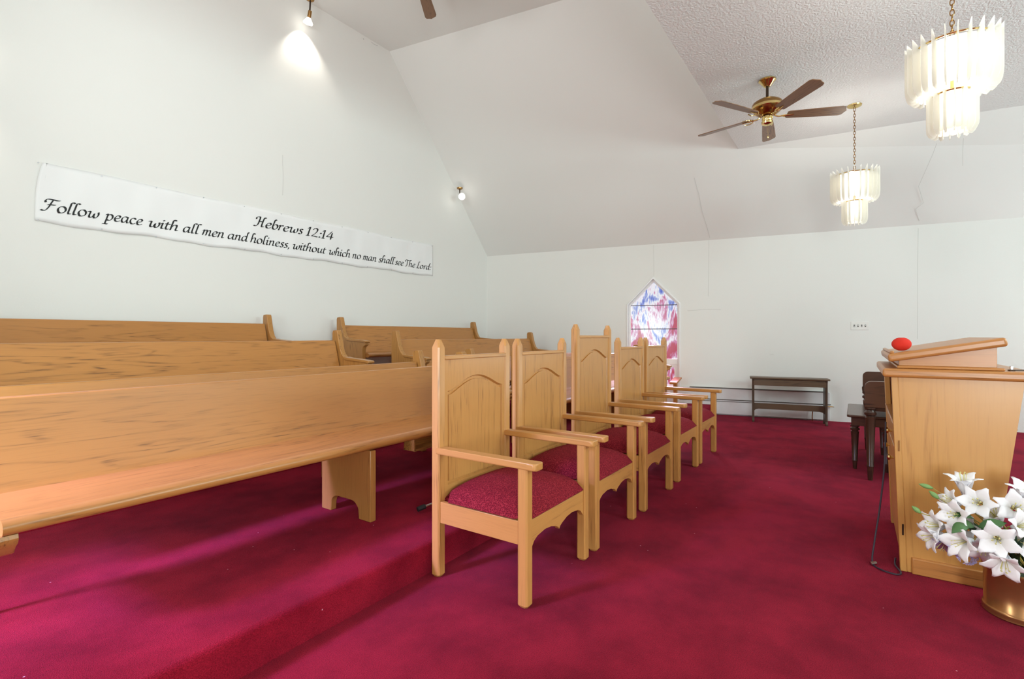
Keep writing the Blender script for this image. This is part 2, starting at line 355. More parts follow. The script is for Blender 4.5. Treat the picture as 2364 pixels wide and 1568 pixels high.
def side_wall(name, fn, cracks):
    b = MB(); outer = [(T_END, 0), (T_A, 0), (T_A, EZ), (T_END, EZ)]; loops = [outer, WIN]
    flat = [p for l in loops for p in l]
    v = [b.bm.verts.new(fn(t, z, 0)) for t, z in flat]
    for t in tessellate_polygon([[Vector((p[0], p[1], 0)) for p in l] for l in loops]):
        try: b.bm.faces.new([v[i] for i in t])
        except ValueError: pass
    # reveal of the window opening
    for i in range(5):
        p, q = WIN[i], WIN[(i+1) % 5]
        b.poly([fn(p[0], p[1], 0), fn(q[0], q[1], 0), fn(q[0], q[1], -.16), fn(p[0], p[1], -.16)])
    for c in cracks: b.tube([fn(t, z, .0) for t, z in c], .0022, 4, mi=1)
    return struct(b.build(name, ['wall', 'crack'], smooth=0))
side_wall('wall_right', wp, [CR1, CR2, [(1.38, 1.72), (1.1, 1.735), (.86, 1.725)], [(.14, .995), (.11, 1.0), (.08, .995)], [(1.93, 2.32), (1.932, 2.6), (1.935, 2.87)]])
side_wall('wall_left', wpl, [])
b = MB(); b.poly([(XL(YE), YE, 0), (XR(YE), YE, 0), (XR(YE), YE, EZ), (9.2, YE, 4.0), (2*CX-9.2, YE, 4.0), (XL(YE), YE, EZ)])
struct(b.build('wall_front', 'wall', smooth=0))
# ceilings: flat high chancel, sloping sides, lower textured nave ceiling
YH = 1.40
FX = lambda y: 5.501+(6.077-y)*.1627
b = MB(); b.poly([(FX(YH), YH, 5.79), (FX(YA), YA, 5.79), (2*CX-FX(YA), YA, 5.79), (2*CX-FX(YH), YH, 5.79)])
struct(b.build('ceiling', 'ceil_s', smooth=0))
NXa, NXb = 7.872, 9.22
def slope(mir, name):
    b = MB(); f = (lambda p: MIR(p)) if mir else (lambda p: p)
    b.poly([f(p) for p in ((XR(YH), YH, EZ), (XR(YA), YA, EZ), (FX(YA), YA, 5.79), (FX(YH), YH, 5.79))])
    b.poly([f(p) for p in ((XR(YE), YE, EZ), (XR(YH), YH, EZ), (NXa, YH, 4.0), (NXb, YE, 4.0))], 1)
    if not mir:
        def sp(x, y):   # a point on the slope, a hair below it
            u = (XR(y)-x)/(XR(y)-FX(y)); return (x, y, EZ+u*(5.79-EZ)-.001)
        for c in ([(8.74, 1.99), (8.62, 2.0), (8.40, 2.03), (8.2, 2.03), (8.0, 2.05)],):
            b.tube([sp(*p) for p in c], .0018, 4, mi=2)
        def sn(x, y): u = (XR(y)-x)/(XR(y)-(NXa+(YH-y)*.1296)); return (x, y, EZ+u*(4.0-EZ)-.001)
        b.tube([sn(9.2, -.75), sn(9.05, -.70), sn(9.0, -.78), sn(8.80, -.71), sn(8.5, -.83), sn(8.40, -.86)], .0018, 4, mi=2)
        b.tube([sn(8.42, -1.12), sn(8.55, -1.13), sn(8.7, -1.15)], .0015, 4, mi=2)
    struct(b.build(name, ['ceil_s', 'ceil_s', 'crack'], smooth=0))
slope(False, 'ceiling'); slope(True, 'ceiling')
b = MB(); pts = [(NXa, YH), (NXb, YE), (2*CX-NXb, YE), (2*CX-NXa, YH)]
b.prism(pts, lambda u, v, w: (u, v, w), 4.0, 4.05); struct(b.build('ceiling', 'ceil', smooth=0))
b = MB(); hp = [(NXa, 4.045), (FX(YH), 5.79), (2*CX-FX(YH), 5.79), (2*CX-NXa, 4.045)]
b.prism(hp, lambda u, v, w: (u, w, v), YH-.06, YH-.001); struct(b.build('wall_header', 'ceil_s', smooth=0))

# ------------------------------------------------------------------ stained-glass windows
def window(name, fn):
    r = empty(name, fn((T0+T1)/2, .37, -.05)); struct(r); inv = Matrix.Translation(-r.location)
    f = lambda t, z, d: inv @ fn(t, z, d)
    def ring(outer, inner, d0, d1):
        b = MB(); n = len(outer)
        for i in range(n):
            j = (i+1) % n
            q = [outer[i], outer[j], inner[j], inner[i]]
            lo = [f(t, z, d0) for t, z in q]; hi = [f(t, z, d1) for t, z in q]
            b.poly(hi); b.poly(lo[::-1]); b.poly([lo[0], lo[1], hi[1], hi[0]]); b.poly([lo[2], lo[3], hi[3], hi[2]])
        return b
    def inset(P, k):      # house-shaped outline shrunk by k
        t0, t1 = P[0][0]+k, P[3][0]-k; z0 = P[0][1]+k
        sh = P[1][1]+k*.25; ap = P[2][1]-k*1.35
        return [(t0, z0), (t0, sh-k*.4), ((t0+t1)/2, ap), (t1, sh-k*.4), (t1, z0)]
    ring([(T0-.012, .355), (T0-.012, SH+.006), ((T0+T1)/2, AP+.022), (T1+.012, SH+.006), (T1+.012, .355)], inset(WIN, .012), -.01, .014).build('casing', 'white', r, bevel=.003)
    fr = inset(WIN, .004); gl = inset(WIN, .05)
    ring(fr, gl, -.10, -.055).build('window_frame', 'white', r, bevel=.004)
    b = MB(); vs = [f(gl[0][0]+.0, .745, -.10), f(gl[4][0], .745, -.10)]
    m0, m1 = gl[0][0], gl[4][0]
    def bar(z0, z1, d0, d1):
        b = MB(); c = [(m0-.01, z0), (m1+.01, z0), (m1+.01, z1), (m0-.01, z1)]
        lo = [f(t, z, d0) for t, z in c]; hi = [f(t, z, d1) for t, z in c]
        b.poly(hi); b.poly(lo[::-1])
        for i in range(4): b.poly([lo[i], lo[(i+1) % 4], hi[(i+1) % 4], hi[i]])
        return b
    bar(.80, .90, -.10, -.04).build('transom', 'white', r, bevel=.004)
    lo_ = [(m0, .42), (m0, .80), (m1, .80), (m1, .42)]; li = [(m0+.045, .465), (m0+.045, .755), (m1-.045, .755), (m1-.045, .465)]
    ring(lo_, li, -.095, -.05).build('hopper_frame', 'white', r, bevel=.004)
    b = MB(); b.poly([f(t, z, -.08) for t, z in li]); b.build('pane', 'stained', r, smooth=0)
    for z0, z1 in ((.90, 1.415), (1.415, 1.83)):
        b = MB(); b.poly([f(m0, z0, -.08), f(m1, z0, -.08), f(m1, z1, -.08), f(m0, z1, -.08)]); b.build('pane', 'stained', r, smooth=0)
    b = MB(); b.poly([f(m0, 1.83, -.08), f(m1, 1.83, -.08), f((m0+m1)/2, gl[2][1], -.08)]); b.build('pane', 'stained', r, smooth=0)
    for z in (1.415, 1.83): bar(z-.006, z+.006, -.085, -.07).build('glazing_bar', 'lead', r)
    return r
window('window_1', wp)
window('window_2', wpl)

# ------------------------------------------------------------------ pews
def lerp(a, b, t): return a+(b-a)*t
ENDP = [(-.055, .0), (-.055, .96), (-.045, .985), (.02, .99), (.032, .975), (.05, .90), (.075, .80), (.105, .735), (.15, .692), (.21, .672),
        (.50, .655), (.535, .645), (.545, .62), (.53, .60), (.50, .585), (.487, .55), (.485, .05), (.52, .03), (.52, 0), (.40, 0)] + \
       [(.40, .04)] + [(x, z) for x, z in arc(.24, .05, .13, 0, 180, 8, .07)][1:-1] + [(.08, .04), (.08, 0)]
SUP = [(.04, 0), (.04, .44), (.52, .435), (.52, 0), (.41, 0), (.405, .055)] + arc(.33, .055, .075, 0, 90, 4, .05)[1:] + arc(.2, .055, .06, 90, 180, 4, .05) + [(.135, 0)]
def pew(x0, x1, yb, zf, label, grp, ends=(1, 1), sup=None, corbel=False, rack=None):
    r = empty('pew', ((x0+x1)/2, yb, zf), label, 'pew', grp)
    L = (x1-x0)/2
    YZ = lambda u, v, w: (w, -u, v)
    bk = [(0.0, .88), (-.012, .872), (-.014, .86), (.06, .46), (.11, .44), (.135, .50), (.115, .53), (.018, .862), (.014, .875)]
    MB().prism(bk, YZ, -L+.02, L-.02).build('backrest', 'pew_x', r, bevel=.003)
    st = [(.09, .455), (.09, .50), (.14, .505), (.25, .492), (.38, .488), (.48, .497), (.505, .502), (.53, .497), (.547, .482), (.55, .466), (.542, .450), (.525, .443), (.50, .445)]
    MB().prism(st, YZ, -L+.005, L-.005).build('seat', 'pew_x', r, smooth=50)
    for s, on in ((-1, ends[0]), (1, ends[1])):
        if on:
            a, c = (-L-.055, -L+.005) if s < 0 else (L-.005, L+.055)
            e = MB().prism(ENDP, YZ, a, c).build('end_panel', 'pew_z', r, bevel=.009)
            ap = [(.16, .672), (.22, .664), (.50, .648), (.55, .637), (.56, .65), (.555, .665), (.50, .674), (.22, .692), (.16, .70)]
            MB().prism(ap, YZ, a-.012, c+.012).build('arm_cap', 'pew_y', e, bevel=.004)
    for sx in (sup if sup is not None else [0]):
        MB().prism(SUP, YZ, sx-.022, sx+.022).build('leg', 'pew_z', r, bevel=.005)
    if corbel:
        cp = [(.52, .44), (.525, .425), (.515, .405), (.485, .385), (.465, .36), (.43, .345), (.12, .34), (.05, .34), (.05, .0), (.03, 0), (.03, .44)]
        MB().prism(cp, YZ, -L+.0, -L+.05).build('bracket', 'pew_z', r, bevel=.004)
    if rack:
        a, c = rack; b = MB(); b.box(a, c, .02, .14, .19, .205); b.box(a, a+.015, .02, .14, .19, .40); b.box(c-.015, c, .02, .14, .19, .40); b.box(a, c, .125, .14, .19, .34)
        b.build('book_rack', 'pew_x', r, bevel=.003)
    return r
GL = 'oak choir pews, left block'; GR = 'oak choir pews, right block'
pew(.44, 3.50, 2.95, Z1, 'nearest long oak pew in the left block, beside the first throne chair', GL, (0, 1), [2.067-1.97, ], True, (.98, 1.47))
pew(.46, 3.59, 3.58, Z1, 'oak pew directly behind the nearest left pew, only its top and post showing', GL, (0, 1), [.48])
pew(.45, 3.50, 4.73, Z2, 'raised oak pew in the left block, one row in front of the back wall pew', GL, (1, 1), [0])
pew(.55, 3.36, 5.88, Z3, 'rearmost oak pew of the left block, against the wall under the banner', GL, (1, 1), [0])
pew(4.45, 7.93, 2.95, Z1, 'front oak pew of the right block, directly behind the row of throne chairs', GR, (1, 1), [0])
pew(4.45, 7.70, 3.58, Z1, 'second oak pew of the right block, mostly hidden behind the front one', GR, (1, 1), [0])
pew(4.41, 7.50, 4.73, Z2, 'glossy raised oak pew of the right block, above the second throne chair', GR, (1, 1), [0])
pew(4.46, 7.34, 5.88, Z3, 'rearmost oak pew of the right block, in the corner by the back wall', GR, (1, 1), [0])

# ------------------------------------------------------------------ throne chairs
def chair(x0, y0, W, PH, BH, label, grp='oak throne armchairs in a row'):
    """x0,y0: front-left floor corner; W width; PH post height; BH back panel top"""
    D = .615; p = .056
    r = empty('throne_chair', (x0+W/2, y0+D/2, 0), label, 'chair', grp)
    ox, oy = -W/2, -D/2
    def post(x, y, h, name='leg', chamf=False):
        b = MB(); q = p/2; c = .008
        sq = lambda k: [(-k+c, -k), (k-c, -k), (k, -k+c), (k, k-c), (k-c, k), (-k+c, k), (-k, k-c), (-k, -k+c)]
        lv = [(q-.008, 0), (q, .012), (q, h-.045 if chamf else h)]
        if chamf: lv += [(q*.52, h-.002), (q*.44, h)]
        rings = [[b.bm.verts.new((x+u, y+v, z)) for u, v in sq(k if k > c*1.2 else c*1.3)] for k, z in lv]
        for A, B in zip(rings, rings[1:]):
            for i in range(8): b.bm.faces.new([A[i], A[(i+1) % 8], B[(i+1) % 8], B[i]])
        b.bm.faces.new(rings[0][::-1]); b.bm.faces.new(rings[-1])
        return b.build(name, 'ch_z', r, smooth=18)
    for sx in (0, 1):
        x = ox+p/2 if sx == 0 else ox+W-p/2
        post(x, oy+p/2, .665)
        post(x, oy+D-p/2, PH, 'back_post', True)
        # arm rest
        y1, ya = oy-.055, oy+D-p*.6
        w0 = .036 if True else 0
        xs = -1 if sx == 0 else 1
        out = [(x-xs*.028, ya), (x+xs*.030, ya), (x+xs*.034, y1+.06), (x+xs*.040, y1+.012), (x+xs*.030, y1), (x-xs*.030, y1), (x-xs*.040, y1+.012), (x-xs*.034, y1+.06)]
        MB().prism(out, lambda u, v, w: (u, v, w), .664, .698).build('armrest', 'ch_y', r, bevel=.006)
        # side rail
        xa = ox+.012 if sx == 0 else ox+W-.036
        MB().box(xa, xa+.024, oy+p-.005, oy+D-p+.005, .293, .407).build('side_rail', 'ch_y', r, bevel=.002)
    # front apron with two shallow arches meeting at a cusp
    i0, i1 = ox+p-.004, ox+W-p+.004; m = (i0+i1)/2; wl = m-i0
    half = [(0, .262), (.012, .272), (.035, .298), (.07, .313), (.14, .322), (.2, .316), (wl-.035, .300), (wl-.012, .290), (wl, .276)]
    lowr = [(i0+u, z) for u, z in half]+[(i1-u, z) for u, z in half[::-1]][1:]
    MB().prism(lowr+[(i1, .407), (i0, .407)], lambda u, v, w: (u, w, v), oy+.012, oy+.036).build('front_apron', 'ch_x', r, bevel=.002)
    MB().box(i0, i1, oy+D-.04, oy+D-.018, .30, .407).build('rear_rail', 'ch_x', r, bevel=.002)
    # cushion
    b = MB(); nx, ny = 18, 16; g = []
    cx0, cx1, cy0, cy1 = ox+.006, ox+W-.006, oy+.004, oy+D-.045
    for j in range(ny+1):
        row = []
        for i in range(nx+1):
            u, v = i/nx*2-1, j/ny*2-1
            h = ((1-abs(u)**3.0)*(1-abs(v)**3.4))**.55
            uu, vv = u, v
            x = lerp(cx0, cx1, (u+1)/2); y = lerp(cy0, cy1, (v+1)/2)
            # leave the corners free for the posts
            if abs(u) > .82 and abs(v) > .80: x = lerp(cx0, cx1, (math.copysign(.82, u)+1)/2)
            row.append(b.bm.verts.new((x, y, .415+.105*h)))
        g.append(row)
    for j in range(ny):
        for i in range(nx): b.bm.faces.new([g[j][i], g[j][i+1], g[j+1][i+1], g[j+1][i]])
    bot = b.box(ox+p, ox+W-p, oy+.02, oy+D-.05, .40, .416)
    b.build('seat_cushion', 'fabric', r, smooth=60)
    # back: flat ground panel, raised frame with an arched opening, top rail
    by = oy+D-p/2
    MB().box(i0, i1, by-.006, by+.014, .41, BH-.01).build('backrest', 'ch_z', r)
    fr = .030; a0, a1 = i0+fr, i1-fr; zs, za, zb = BH-.195, BH-.12, .478; mm = (a0+a1)/2
    ar = []
    for k in range(33):
        t = k/32; x = lerp(a0, a1, t); s = abs(2*t-1)
        if s > .95: z = zs
        else: z = zs+(za-zs)*(math.cos(s/.95*math.pi)*.5+.5)**.62
        ar.append((x, z))
    opening = [(a0, zb)]+ar+[(a1, zb)]
    b = MB(); outer = [(i0, .41), (i0, BH-.012), (i1, BH-.012), (i1, .41)]
    pts = outer+opening; f0 = [b.bm.verts.new((x, by-.020, z)) for x, z in pts]
    for t in tessellate_polygon([[Vector((x, z, 0)) for x, z in outer], [Vector((x, z, 0)) for x, z in opening]]):
        try: b.bm.faces.new([f0[i] for i in t])
        except ValueError: pass
    n = len(opening)
    f1 = [b.bm.verts.new((x+(.007 if x < mm-.001 else -.007 if x > mm+.001 else 0), by-.005, z-(.007 if z > .6 else -.007))) for x, z in opening]
    for i in range(n): b.bm.faces.new([f0[4+i], f0[4+(i+1) % n], f1[(i+1) % n], f1[i]])
    for i in range(4): b.poly([(outer[i][0], by-.02, outer[i][1]), (outer[(i+1) % 4][0], by-.02, outer[(i+1) % 4][1]), (outer[(i+1) % 4][0], by-.004, outer[(i+1) % 4][1]), (outer[i][0], by-.004, outer[i][1])])
    b.build('panel_frame', 'ch_z', r, smooth=20)
    # raised field inside the groove
    ins = [(mm+(x-mm)*.955, (z-.022 if z > .6 else z+.020)) for x, z in opening]
    MB().prism(ins, lambda u, v, w: (u, w, v), by-.016, by-.004).build('raised_panel', 'ch_z', r, bevel=.004)
    MB().box(i0-.002, i1+.002, by-.030, by+.018, BH-.022, BH).build('top_rail', 'ch_x', r, bevel=.004)
    return r
chair(2.012, 1.285, .678, 1.28, 1.19, 'nearest oak throne armchair with crimson cushion, at the near end of the row')
chair(2.785, 1.285, .678, 1.28, 1.19, 'second oak throne armchair from the camera, beside the nearest one')
chair(3.615, 1.275, .69, 1.392, 1.302, 'tallest oak throne armchair with the highest back, middle of the row')
chair(4.512, 1.285, .678, 1.28, 1.19, 'fourth oak throne armchair, just beyond the tall middle one')
chair(5.275, 1.285, .690, 1.28, 1.19, 'farthest oak throne armchair, its back against the stained glass window')

# ------------------------------------------------------------------ folded stand lying behind the first chair
r = empty('folding_stand', (2.46, 2.16, Z1), 'folded metal tripod stand with black rubber feet lying behind the nearest chair', 'stand')
MB().tube([(-.12, .14, .03), (.35, -.02, .10)], .009, 8).build('leg', 'chrome', r)
MB().tube([(-.14, .147, .027), (-.09, .13, .036)], .016, 10).build('rubber_foot', 'black', r)
MB().tube([(.35, -.02, .10), (.30, .02, .46)], .009, 8).build('pole', 'black', r)
MB().tube([(.02, -.0, .50), (.30, .02, .46)], .008, 8).build('leg', 'black', r)
MB().tube([(-.01, -.0, .505), (.05, .0, .495)], .017, 10).build('rubber_foot', 'black', r)
b = MB()
for z in (.28, .35, .41, .46): b.tube([(.36, -.04, z), (.44, .02, z+.02), (.52, .06, z)], .004, 6)
b.tube([(.36, -.04, .05), (.36, -.04, .47)], .005, 6); b.tube([(.52, .06, .02), (.52, .06, .46)], .005, 6)
b.build('wire_desk', 'chrome', r)

# ------------------------------------------------------------------ banner
BX0, BX1, BZ0, BZ1 = 1.33, 6.47, 2.325, 2.865
def bdep(x, z):     # ripples of the sheet hanging between its tacks
    return .010+.004*math.sin(x*5.1+z*7)+.003*math.sin(x*11.3-z*9)+.002*math.sin(x*23+1)
r = empty('banner', ((BX0+BX1)/2, YA, (BZ0+BZ1)/2), 'long white banner with a black calligraphic bible verse, tacked to the back wall', 'banner')
bl = Vector(r.location)
b = MB(); nx, nz = 220, 14; g = []
for i in range(nx+1):
    col = []
    x = lerp(BX0, BX1, i/nx)
    for j in range(nz+1):
        v = j/nz; zt = BZ1+.006*math.sin(x*4.2); zb = BZ0+.008*math.sin(x*6.0+.6)+.004*math.sin(x*15)
        if i/nx < .01: zt -= .0
        xx = x+(.05*(v**3) if i < 3 else 0)
        z = lerp(zb, zt, v); col.append(b.bm.verts.new(Vector((xx, YA-bdep(xx, z)-.003, z))-bl))
    g.append(col)
for i in range(nx):
    for j in range(nz): b.bm.faces.new([g[i][j], g[i+1][j], g[i+1][j+1], g[i][j+1]])
b.build('sheet', 'banner', r, smooth=60, solid=.0012)
# broad-nib letters: centre-line strokes in x-height units
G = {
 'F': ([[(-.25, .1), (-.05, 0), (.2, .1), (.42, .6), (.58, 1.3), (.7, 1.75)], [(.05, 1.25), (-.02, 1.5), (.15, 1.75), (.6, 1.78), (1.1, 1.72), (1.35, 1.78)], [(.28, .95), (.6, .98), (1.0, 1.02)]], 1.25),
 'o': ([[(.5, 1.0), (.2, .85), (.08, .45), (.25, .03), (.5, .02), (.78, .25), (.82, .65), (.65, .95), (.45, 1.0)]], 1.0),
 'l': ([[(.42, 1.78), (.25, 1.72), (.2, 1.2), (.12, .3), (.2, .03), (.42, .12)], [(.25, 1.72), (.4, 1.82), (.6, 1.7)]], .52),
 'w': ([[(-.02, .85), (.15, .98), (.28, .85), (.22, .4), (.25, .08), (.42, .02), (.62, .3), (.72, .7)], [(.72, .7), (.7, .2), (.82, .02), (1.05, .2), (1.18, .6), (1.12, .98)]], 1.3),
 'p': ([[(.02, .8), (.25, .98), (.2, .3), (.1, -.6)], [(-.15, -.66), (.1, -.6), (.4, -.62)], [(.22, .6), (.45, .95), (.72, .9), (.82, .5), (.65, .1), (.4, .0), (.22, .1)]], .98),
 'e': ([[(.2, .45), (.55, .55), (.7, .78), (.55, .98), (.3, .9), (.1, .5), (.2, .08), (.45, .02), (.75, .22)]], .82),
 'a': ([[(.72, .92), (.45, 1.0), (.15, .75), (.08, .3), (.22, .03), (.45, .12), (.72, .6)], [(.78, .98), (.7, .3), (.78, .02), (.98, .15)]], 1.02),
 'c': ([[(.72, .82), (.5, 1.0), (.2, .85), (.08, .4), (.25, .03), (.5, .03), (.75, .22)]], .8),
 'i': ([[(.02, .8), (.22, .98), (.15, .3), (.22, .02), (.42, .15)], [(.24, 1.5), (.34, 1.36)]], .48),
 't': ([[(.28, 1.3), (.2, .7), (.15, .2), (.28, .02), (.5, .15)], [(.0, .95), (.28, .97), (.58, .98)]], .58),
 'h': ([[(.45, 1.72), (.28, 1.8), (.2, 1.2), (.1, 0)], [(.16, .5), (.4, .92), (.65, .98), (.72, .7), (.66, .2), (.75, .02), (.95, .15)], [(.28, 1.8), (.42, 1.82), (.58, 1.68)]], 1.0),
 'm': ([[(.02, .8), (.2, .98), (.18, .6), (.1, 0)], [(.16, .5), (.38, .95), (.58, .95), (.6, .6), (.54, 0)], [(.58, .5), (.8, .93), (1.02, .97), (1.06, .65), (1.0, .15), (1.12, .02), (1.28, .15)]], 1.35),
 'n': ([[(.02, .8), (.2, .98), (.18, .6), (.1, 0)], [(.16, .5), (.4, .92), (.65, .97), (.7, .65), (.64, .15), (.75, .02), (.94, .15)]], 1.0),
 'd': ([[(.7, .92), (.45, 1.0), (.15, .75), (.08, .3), (.22, .03), (.45, .12), (.72, .6)], [(.98, 1.68), (.84, 1.8), (.78, 1.2), (.7, .3), (.78, .02), (.96, .15)]], 1.0),
 's': ([[(.62, .88), (.42, 1.0), (.22, .85), (.3, .6), (.5, .42), (.52, .15), (.3, .0), (.05, .1)]], .68),
 ',': ([[(.12, .1), (.2, .02), (.12, -.2), (.0, -.3)]], .35),
 'u': ([[(.02, .8), (.2, .98), (.15, .35), (.25, .04), (.45, .08), (.7, .5)], [(.78, .98), (.7, .3), (.78, .02), (.96, .15)]], 1.0),
 'r': ([[(.02, .8), (.2, .98), (.18, .6), (.1, 0)], [(.16, .5), (.35, .9), (.5, 1.0), (.65, .9)]], .68),
 'T': ([[(.1, 1.25), (.0, 1.5), (.15, 1.75), (.6, 1.72), (1.1, 1.65), (1.35, 1.78)], [(.68, 1.7), (.58, 1.0), (.5, .3), (.35, .02), (.1, .05)]], 1.05),
 'L': ([[(.75, 1.68), (.55, 1.78), (.45, 1.3), (.35, .5), (.22, .08), (.0, .05)], [(.0, .05), (.35, .1), (.7, .0), (.98, .18)]], 1.0),
 'H': ([[(.0, 1.3), (.0, 1.6), (.25, 1.78), (.45, 1.7), (.4, 1.0), (.28, .3), (.05, .02), (-.2, .08)], [(1.2, 1.7), (1.0, 1.78), (.92, 1.3), (.82, .3), (.92, .02), (1.15, .15)], [(.38, .95), (.88, .98)]], 1.3),
 'b': ([[(.48, 1.7), (.3, 1.8), (.22, 1.2), (.14, .35), (.3, .02), (.55, .06), (.78, .4), (.75, .8), (.5, .95), (.2, .65)]], .92),
 '1': ([[(.1, 1.3), (.35, 1.6), (.3, .8), (.25, 0)], [(.05, .0), (.45, .0)]], .72),
 '2': ([[(.1, 1.25), (.3, 1.58), (.62, 1.55), (.7, 1.2), (.45, .6), (.02, .04)], [(.02, .04), (.4, .06), (.85, .02)]], .98),
 '4': ([[(.6, 1.6), (.3, 1.0), (.0, .48), (.45, .5), (.9, .5)], [(.68, 1.3), (.62, .6), (.58, 0)]], 1.0),
 ':': ([[(.09, .17), (.21, .02)], [(.2, .92), (.32, .77)]], .4),
}
def word(txt, x0, x1, base, xh, name, parent):
    tot = sum(G[c][1] for c in txt); k = (x1-x0)/tot; b = MB(); x = 0
    nib = .125; ax, az = math.cos(math.radians(38))*nib, math.sin(math.radians(38))*nib
    for c in txt:
        for st in G[c][0]:
            P = cat([(p[0], p[1], 0) for p in st], 5)
            W = []
            for p in P:
                px, pz = x+p.x, p.y
                W.append(((px-ax, pz-az), (px+ax, pz+az)))
            def w3(q):
                X = x0+(q[0]+q[1]*.16)*k*1.0; Z = base+q[1]*xh
                return Vector((X, YA-bdep(X, Z)-.0065, Z))-bl
            for A, B in zip(W, W[1:]):
                b.poly([w3(A[0]), w3(B[0]), w3(B[1]), w3(A[1])])
            # give hairlines a minimum weight
            for A, B in zip(P, P[1:]):
                d = Vector((B.y-A.y, -(B.x-A.x))); 
                if d.length < 1e-6: continue
                d = d.normalized()*.045
                b.poly([w3((x+A.x-d.x, A.y-d.y)), w3((x+B.x-d.x, B.y-d.y)), w3((x+B.x+d.x, B.y+d.y)), w3((x+A.x+d.x, A.y+d.y))])
        x += G[c][1]
    o = b.build(name, 'ink', parent, smooth=0)
    return o
for t, a, c in (('Follow', 1.385, 1.79), ('peace', 1.835, 2.15), ('with', 2.198, 2.485), ('all', 2.527, 2.69), ('men', 2.721, 2.965), ('and', 3.0, 3.235),
                ('holiness,', 3.265, 3.785), ('without', 3.822, 4.315), ('which', 4.364, 4.735), ('no', 4.773, 4.925), ('man', 4.961, 5.22),
                ('shall', 5.258, 5.57), ('see', 5.594, 5.775), ('The', 5.809, 6.035), ('Lord:', 6.07, 6.42)):
    word(t, a, c, 2.432, .062, 'lettering', r)
word('Hebrews', 3.33, 3.965, 2.642, .068, 'lettering', r); word('12:14', 4.016, 4.445, 2.642, .072, 'lettering', r)
for i in range(12):
    x = BX0+.02+i*(BX1-BX0-.04)/11
    for z in (BZ0+.012, BZ1-.012):
        MB().lathe([(.006, 0), (.004, .004), (0, .005)], n=8, M=Matrix.Rotation(math.pi/2, 4, 'X')).build('tack', 'chrome', r, Vector((x, YA-bdep(x, z)-.005, z))-bl)

# ------------------------------------------------------------------ wall lamps on the gable
def spot(loc, aim, label, power, seen=1):
    r = empty('spotlight', loc, label, 'lamp')
    d = (Vector(aim)-Vector(loc)).normalized(); q = d.to_track_quat('Z', 'Y').to_matrix().to_4x4()
    MB().lathe([(0, .0), (.055, 0), (.05, -.02), (.02, -.035), (0, -.035)], n=20).build('canopy', 'brass_d', r, (0, 0, .16))
    MB().tube([(0, 0, .13), (0, 0, .08)]+[tuple(d*.03)], .010, 8).build('stem', 'bronze', r)
    MB().lathe([(0, .0), (.022, 0), (.024, .02), (.024, .085), (0, .085)], n=16, M=q).build('socket', 'brass_d', r)
    MB().lathe([(0, .08), (.02, .08), (.030, .10), (.055, .135), (.060, .15), (.056, .163), (.03, .170), (0, .172)], n=24, M=q).build('bulb', 'bulb_w', r)
    l = bpy.data.lights.new('spot_glow', 'SPOT'); l.energy = power; l.spot_size = math.radians(100); l.spot_blend = .7; l.color = (1, .93, .82); l.shadow_soft_size = .03
    o = bpy.data.objects.new('spot_glow', l); COL.objects.link(o); o.parent = r; o.location = d*.19; o.rotation_euler = d.to_track_quat('-Z', 'Y').to_euler()
    return r
spot((3.96, 5.88, 5.54), (3.98, 6.03, 5.2), 'lit bare reflector bulb high on the back wall, above the banner', 26)
spot((7.03, 5.93, 3.82), (5.8, 4.2, 3.3), 'lit round wall lamp on the sloping corner, right of the banner', 8)
spot((.93, 5.93, 3.82), (.70, 6.06, 3.2), 'lit reflector bulb on the back wall, beyond the left edge', 26)

# ------------------------------------------------------------------ ceiling fans
def fan(loc, ang, zc, label):
    """loc: centre of the blade plane; zc: ceiling height"""
    r = empty('ceiling_fan', loc, label, 'ceiling fan'); h = zc-loc[2]
    MB().lathe([(0, h), (.082, h), (.084, h-.012), (.07, h-.022), (.05, h-.05), (.028, h-.075), (0, h-.078)], n=28).build('canopy', 'brass', r)
    MB().tube([(0, 0, h-.07), (0, 0, .18)], .014, 12).build('downrod', 'bronze', r)
    m = MB().lathe([(0, .185), (.045, .18), (.095, .165), (.14, .135), (.148, .12), (.148, .105), (.15, .10)], n=36).build('motor_top', 'brass_d', r)
    MB().lathe([(.15, .10), (.15, .075), (.143, .07)], n=36).build('motor_band', 'brass', r)
    MB().lathe([(.143, .07), (.125, .04), (.085, .01), (.045, -.005), (0, -.01)], n=36).build('motor_housing', 'brass_d', r)
    MB().lathe([(0, 0), (.05, -.01), (.052, -.045), (.048, -.055), (.058, -.065), (.055, -.085), (.03, -.098), (0, -.10)], n=28).build('switch_housing', 'brass', r)
    MB().tube([(.05, .0, -.05), (.052, 0, -.20)], .0015, 5).build('pull_chain', 'brass', r)
    MB().lathe([(0, .012), (.008, .008), (.010, 0), (.006, -.012), (0, -.014)], n=10).build('pull_knob', 'brass', r, (.052, 0, -.205))
    for k in range(5):
        a = ang+k*2*math.pi/5
        out = [(.19, -.046), (.205, -.055), (.45, -.066), (.70, -.073), (.735, -.06), (.745, -.03), (.76, 0), (.745, .03), (.735, .06), (.70, .073), (.45, .066), (.205, .055), (.19, .046)]
        tilt = Matrix.Rotation(math.radians(-13), 4, 'X')
        bl_ = MB().prism(out, lambda u, v, w: tilt @ Vector((u, v, w)), -.004, .004).build('blade', 'blade', r, (0, 0, 0), (0, 0, a), bevel=.002)
        b = MB(); b.tube([(.07, 0, .0), (.11, 0, -.012), (.15, .0, -.008), (.20, 0, -.008)], .008, 8)
        for s in (-1, 1):
            b.tube([(.14, 0, -.010), (.165, s*.03, -.010+s*.006), (.20, s*.042, -.012+s*.009), (.245, s*.034, -.010+s*.008)], .006, 8)
        b.tube([(.2, 0, -.009), (.255, 0, -.009)], .005, 8)
        b.build('blade_bracket', 'brass', bl_)
    return r
